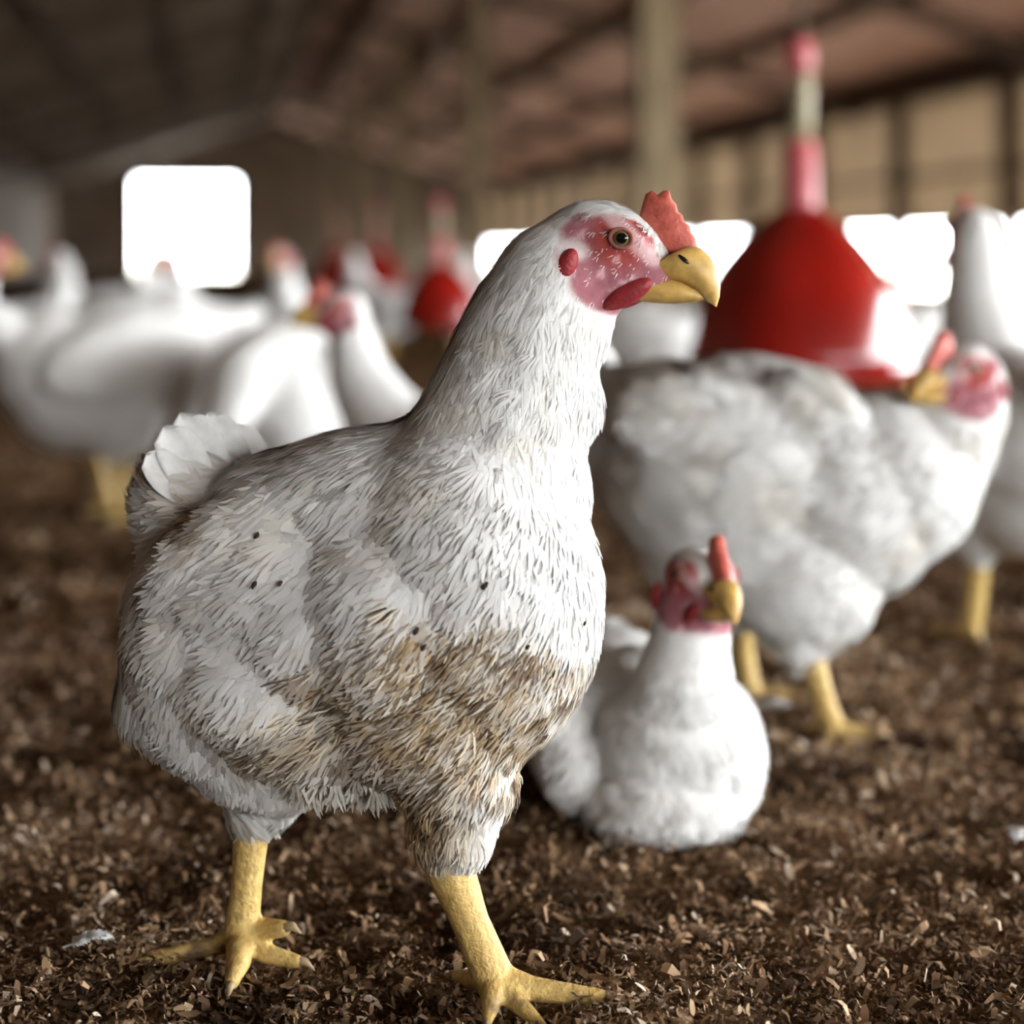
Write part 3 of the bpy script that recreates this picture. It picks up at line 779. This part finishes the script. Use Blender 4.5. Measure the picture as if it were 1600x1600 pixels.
# ---- the hen behind on the right, looking back over its shoulder
def looking_back_hen():
    D = 1.86
    org = np.array(P(1240, 1120, D)); org[2] = 0
    root = empty('hen', org)
    tag(root, 'blurred white hen standing behind on the right, looking back to the left', 'chicken', 'white hens in the barn')
    b = Blob()
    b.pell(1170, 740, D, 235, 185, 190, -6); b.pell(1320, 775, D-0.02, 165, 165, 165, 25); b.pell(1050, 700, D+0.04, 150, 140, 150, 0)
    b.pell(985, 650, D+0.06, 75, 85, 90, 40); b.pell(1210, 840, D-.01, 215, 135, 165); b.pell(1400, 745, D-0.03, 120, 140, 130, 40)
    b.pell(1170, 690, D-0.075, 200, 90, 45, -18); b.pell(1275, 650, D-0.07, 90, 70, 50, -30)
    b.pell(1255, 900, D-0.05, 125, 115, 110, -20); b.pell(1262, 975, D-0.062, 56, 62, 52)
    b.pell(1140, 890, D+0.06, 85, 85, 85); b.chain([P(1150, 930, D+0.06), P(1156, 965, D+0.06)], [0.022, 0.014])
    b.chain([P(1435, 745, D-0.03), P(1480, 690, D-0.035), P(1512, 640, D-0.03), P(1515, 600, D-0.03)], [0.060, 0.046, 0.038, 0.034])
    b.chain([P(1264, 1000, D-0.065), P(1266, 1030, D-0.065)], [0.018, 0.0125])
    H = frame(P(1508, 590, D-0.035), (-0.80, -0.55, -0.16), (0, 0, 1), 1.0)
    head_blob(b, H)
    v, nr, f = b.grow(0.0055, 11, 0)
    fm, q = face_mask(v, H)
    cols = np.tile(WHITE, (len(v), 1))*(0.92+0.1*fbm(v*25, 90, 2)[:, None])*(1-fm[:, None])+face_col(q)*fm[:, None]
    mesh_obj('body', v, f, M['body'], root, org, cols=cols)
    rng = np.random.default_rng(6)
    p, nn = sample_surface(v, nr, f, 6000, rng); k = face_mask(p, H)[0] < 0.25; p, nn = p[k], nn[k]
    ne = sstep(P(1440, 0, D)[0], P(1500, 0, D)[0], p[:, 0])[:, None]
    fl_ = np.array([-.9, .15, -.4])*(1-ne)+np.array([-.2, 0, -1.])*ne
    ne = ne[:, 0]; n1 = fbm(p*28, 95, 2)
    cc = WHITE*(0.93+.09*rng.random((len(p), 1)))
    dirty = (sstep(0.52, 0.68, n1)*0.35)[:, None]; cc = cc*(1-dirty)+np.array([0.52, 0.46, 0.34])*dirty
    plumage(root, org, p, nn, fl_, (0.024-0.012*ne)*(.8+.4*rng.random(len(p))), 0.012-0.006*ne, cc, rng, 5, 0.08, 0.36, 0.12)
    # loose wing feathers standing out of the folded wing
    for (x, y, dx, dz, L, W) in ((1290, 772, -1, -.05, .050, .020), (1262, 738, -1, -.22, .058, .024), (1225, 705, -1, -.30, .058, .024)):
        near = np.argmin((800+v[:, 0]/v[:, 1]*F-x)**2+(HORIZON+(HC-v[:, 2])/v[:, 1]*F-y)**2+np.where(v[:, 1] > D, 1e5, 0))
        o = tail_feather(root, org, v[near]+nr[near]*0.002, (dx, -0.02, dz), (0.2, -0.15, 1), L, W, 0.03); o.name = 'wing_feather'
    head_parts(root, H, org, comb=1.15)
    df = 1.766; foot = P(1302, 1142, df)
    leg_mesh(root, org, [P(1266, 1022, D-0.065), P(1284, 1085, df+0.015), foot], [0.0125, 0.0102, 0.0115],
             [([foot, P(1335, 1147, df-0.003), P(1368, 1147, df-0.006)], [0.011, 0.009, 0.006]), ([foot, P(1320, 1165, df-0.02), P(1325, 1180, df-0.035)], [0.010, 0.008, 0.005]),
              ([foot, P(1290, 1165, df-0.025)], [0.010, 0.005]), ([foot, P(1280, 1143, df+0.012), P(1262, 1140, df+0.02)], [0.009, 0.007, 0.005])], 0.002)
    df = 1.93; foot = P(1172, 1086, df)
    leg_mesh(root, org, [P(1156, 955, D+0.06), P(1162, 1020, df), foot], [0.0125, 0.0102, 0.0115],
             [([foot, P(1215, 1090, df-0.003), P(1250, 1090, df-0.006)], [0.011, 0.009, 0.006]), ([foot, P(1185, 1105, df-0.02)], [0.010, 0.006]),
              ([foot, P(1150, 1100, df-0.02)], [0.010, 0.006]), ([foot, P(1148, 1084, df+0.012)], [0.009, 0.006])], 0.002)
    tb = P(975, 640, D+0.09)
    for k in range(6): tail_feather(root, org, tb, (-.9+k*.12, 0.2, .5+k*.15), (0.3, 1, 0.2), .07, .032)
    return root
looking_back_hen()

# ---- the rest of the flock: three poses, copied
def flock_hen(pose):
    root = empty('hen'); org = np.zeros(3)
    b = Blob()
    b.ell((0, 0, .205), (.130, .092, .085), rotm(12)); b.ell((.070, 0, .205), (.078, .084, .092)); b.ell((-.085, 0, .205), (.075, .078, .075))
    b.ell((-.140, 0, .245), (.055, .042, .034), rotm(-45)); b.ell((-.045, 0, .155), (.085, .078, .065))
    for s in (-1, 1):
        b.ell((-.015, s*.083, .215), (.105, .022, .052), rotm(12)); b.ell((.0, s*.050, .135), (.052, .040, .055), rotm(-20))
        b.chain([(-.005, s*.050, .110), (-.012, s*.050, .085)], [.026, .013])
    if pose == 'up':
        b.chain([(.085, 0, .255), (.120, 0, .315), (.130, 0, .365), (.138, 0, .395)], [.058, .044, .035, .030]); H = frame((.146, 0, .405), (1, 0, -.15))
    elif pose == 'turned':
        b.chain([(.085, 0, .255), (.118, .01, .315), (.118, .02, .365), (.115, .03, .390)], [.058, .045, .036, .030]); H = frame((.110, .038, .400), (-.25, 1, -.15))
    else:
        b.chain([(.095, 0, .235), (.155, 0, .225), (.190, 0, .170), (.205, 0, .120)], [.058, .044, .034, .028]); H = frame((.215, 0, .098), (.75, 0, -.65))
    head_blob(b, H)
    v, nr, f = b.grow(.0065, 6, 0)
    fm, q = face_mask(v, H)
    cols = np.tile(WHITE, (len(v), 1))*(.9+.12*fbm(v*22, 91, 2)[:, None])*(1-fm[:, None])+face_col(q)*fm[:, None]
    vent = np.exp(-(((v+np.array([.165, 0, -.195]))/np.array([.03, .022, .022]))**2).sum(1))[:, None]*.5
    cols = cols*(1-vent)+np.array([.30, .16, .10])*vent
    mesh_obj('body', v, f, M['body'], root, org, cols=cols)
    head_parts(root, H, org, comb=1.2, lod=True)
    for s in (-1, 1):
        foot = np.array([.012, s*.050, .012])
        toes = [([foot, foot+np.array([.05*math.cos(a), .05*math.sin(a), -.005])], [.0095, .005]) for a in (-.5, 0, .5)]+[([foot, foot+np.array([-.028, 0, -.004])], [.008, .005])]
        leg_mesh(root, org, [(-.012, s*.050, .092), foot], [.0125, .0115], toes, .003, it=2)
    for k in range(6): tail_feather(root, org, (-.155, (k-2.5)*.006, .255), (-.75, (k-2.5)*.12, .75), (.2, 1, 0), .075, .034)
    return root
protos = {k: flock_hen(k) for k in ('up', 'turned', 'down')}
used = set()
def place(pose, px, fy, yaw, label, s=1.0, x=None):
    d = F*HC/(fy-HORIZON)
    o = protos[pose] if pose not in used else copy_tree(protos[pose]); used.add(pose)
    o.location = ((px-800)/F*d, d, 0.0); o.rotation_euler = (0, 0, math.radians(yaw)); o.scale = (s, s, s)
    tag(o, label, 'chicken', 'white hens in the barn')
# yaw 0 = facing right, 90 = facing away, 180 = facing left
place('up', -150, 748, 12, 'white hen cut off by the left edge, pink head up and facing right')
place('down', 175, 815, 28, 'large blurred white hen on the left below the bright doorway', 1.2)
place('down', 468, 835, 246, 'blurred round white hen with head lowered, between two others left of centre', 1.08)
place('up', 700, 950, 186, 'blurred white hen facing left, directly behind the nearest hen\'s back', 0.86)
place('up', 195, 600, 60, 'small distant hen left of the doorway with its head just above the large hen', 1.0)
place('turned', 35, 640, 30, 'pale hen behind the left edge hen, its back bright', 1.0)
place('up', 330, 640, 230, 'small distant hen standing under the bright doorway', 1.0)
place('up', 475, 620, 250, 'small distant hen right of the doorway, behind the round white hen', 1.0)
place('down', 1015, 640, 160, 'blurred white hen seen between the nearest hen\'s throat and the big red drinker', 1.0)
place('up', 1600, 1010, 97, 'hen cut off by the right edge, facing away behind the looking-back hen', 1.08)
place('turned', 1440, 640, 20, 'white hen between the big red drinker and the right edge', 1.0)
place('up', 600, 560, 160, 'tiny distant hen left of the small red drinker', 1.0)
place('up', 735, 560, 100, 'tiny distant hen right of the small red drinker', 1.0)
place('down', 160, 570, 10, 'tiny distant hen left of the doorway, partly hidden by the large hen', 1.0)

# ------------------------------------------------------------------ bell drinkers
def drinker(px, d, label, s=1.0, ztop=0.475):
    base = P(px, 400, d); root = empty('bell_drinker', (base[0], base[1], 0)); root.scale = (s, s, s)
    tag(root, label, 'drinker', 'red hanging bell drinkers')
    z0 = 0.150
    prof = [(0.030, z0+.350), (0.046, z0+.342), (0.070, z0+.322), (0.098, z0+.290), (0.124, z0+.255), (0.145, z0+.218), (0.160, z0+.178), (0.170, z0+.130), (0.177, z0+.095), (0.180, z0+.070), (0.174, z0+.068), (0.160, z0+.11), (0.14, z0+.2), (0.09, z0+.28), (0.03, z0+.30)]
    v, f = lathe(prof, 56); th = np.arctan2(v[:, 1], v[:, 0]); r = np.hypot(v[:, 0], v[:, 1])
    k = 1.09+0.022*np.cos(th*6)*sstep(.04, .12, r); v[:, 0] *= k; v[:, 1] *= k
    mesh_obj('bell', v, f, M['redp'], root)
    v, f = lathe([(0.10, z0+.085), (0.176, z0+.080), (0.190, z0+.088), (0.196, z0+.084), (0.194, z0+.052), (0.185, z0+.044), (0.10, z0+.040), (.02, z0+.040), (.02, z0+.052), (.10, z0+.052), (0.18, z0+.056), (0.184, z0+.078), (.17, z0+.076)], 56)
    mesh_obj('trough', v, f, M['redp'], root)
    v, f = lathe([(0.038, z0+.325), (0.036, z0+.34), (0.031, z0+.36), (0.030, z0+.462), (0.026, z0+.468), (0.012, z0+.470)], 28)
    mesh_obj('neck_tube', v, f, M['pinkp'], root)
    zt = z0+.47
    v, f = tube([(0, 0, zt-.01), (0.004, 0, zt+.05), (0.006, 0, zt+.10), (.002, 0, zt+.125)], [.020, .018, .017, .016], 14)
    mesh_obj('hose', v, f, M['hose'], root)
    v, f = lathe([(.010, zt+.115), (.023, zt+.118), (.025, zt+.135), (.024, zt+.165), (.017, zt+.178), (.012, zt+.182)], 20)
    mesh_obj('valve', v, f, M['pinkp'], root)
    uu = base[0]*math.cos(BA)+base[1]*math.sin(BA)
    top = (roof_z(uu)+0.0)/s
    v, f = tube([(0, 0, zt+.17), (0.004, 0, (zt+top)/2), (0, 0, top)], [.008, .007, .007], 8)
    mesh_obj('hanging_cord', v, f, M['cord'], root)
drinker(1250, 3.62, 'large glossy red bell drinker hanging right of the nearest hen\'s beak')
drinker(688, 7.6, 'small red bell drinker in the distance behind the nearest hen\'s neck', 0.78)
drinker(588, 12.5, 'dark red bell drinker further off, left of the small bright one', 0.9)
drinker(528, 16.0, 'faint dark red bell drinker deepest in the barn', 0.95)

# ------------------------------------------------------------------ loose feathers on the litter
def loose_feather(px, py, label, L, yaw):
    d = F*HC/(py-HORIZON); c = P(px, py, d); c[2] = 0.010
    root = empty('loose_feather', c, math.radians(yaw)); tag(root, label, 'feather', 'loose white feathers on the litter')
    rng = np.random.default_rng(int(px))
    n = 34; p = np.stack([np.linspace(-L*.4, L*.4, n), np.zeros(n), 0.004+0.004*np.sin(np.linspace(0, 3, n))], 1)
    fd = np.stack([np.full(n, .6), np.where(np.arange(n) % 2, 1., -1.), np.full(n, .15)], 1)
    o = plumage(root, np.zeros(3), p, np.tile([0., 0, 1], (n, 1)), fd, np.full(n, L*.42), np.full(n, .004), WHITE*np.ones((n, 1)), rng, 4, .12, .3, .3); o.name = 'vane'
    v, f = tube([(-L*.7, 0, .002), (0, 0, .006), (L*.5, 0, .004)], [.0007, .0006, .0002], 6); mesh_obj('quill', v, f, M['quill'], root)
loose_feather(140, 1508, 'loose white feather on the litter at the lower left', .022, 20)
loose_feather(1590, 1336, 'loose white feather on the litter at the right edge', .016, 70)
loose_feather(1205, 1128, 'loose pale feather on the litter beside the sitting hen', .03, 10)
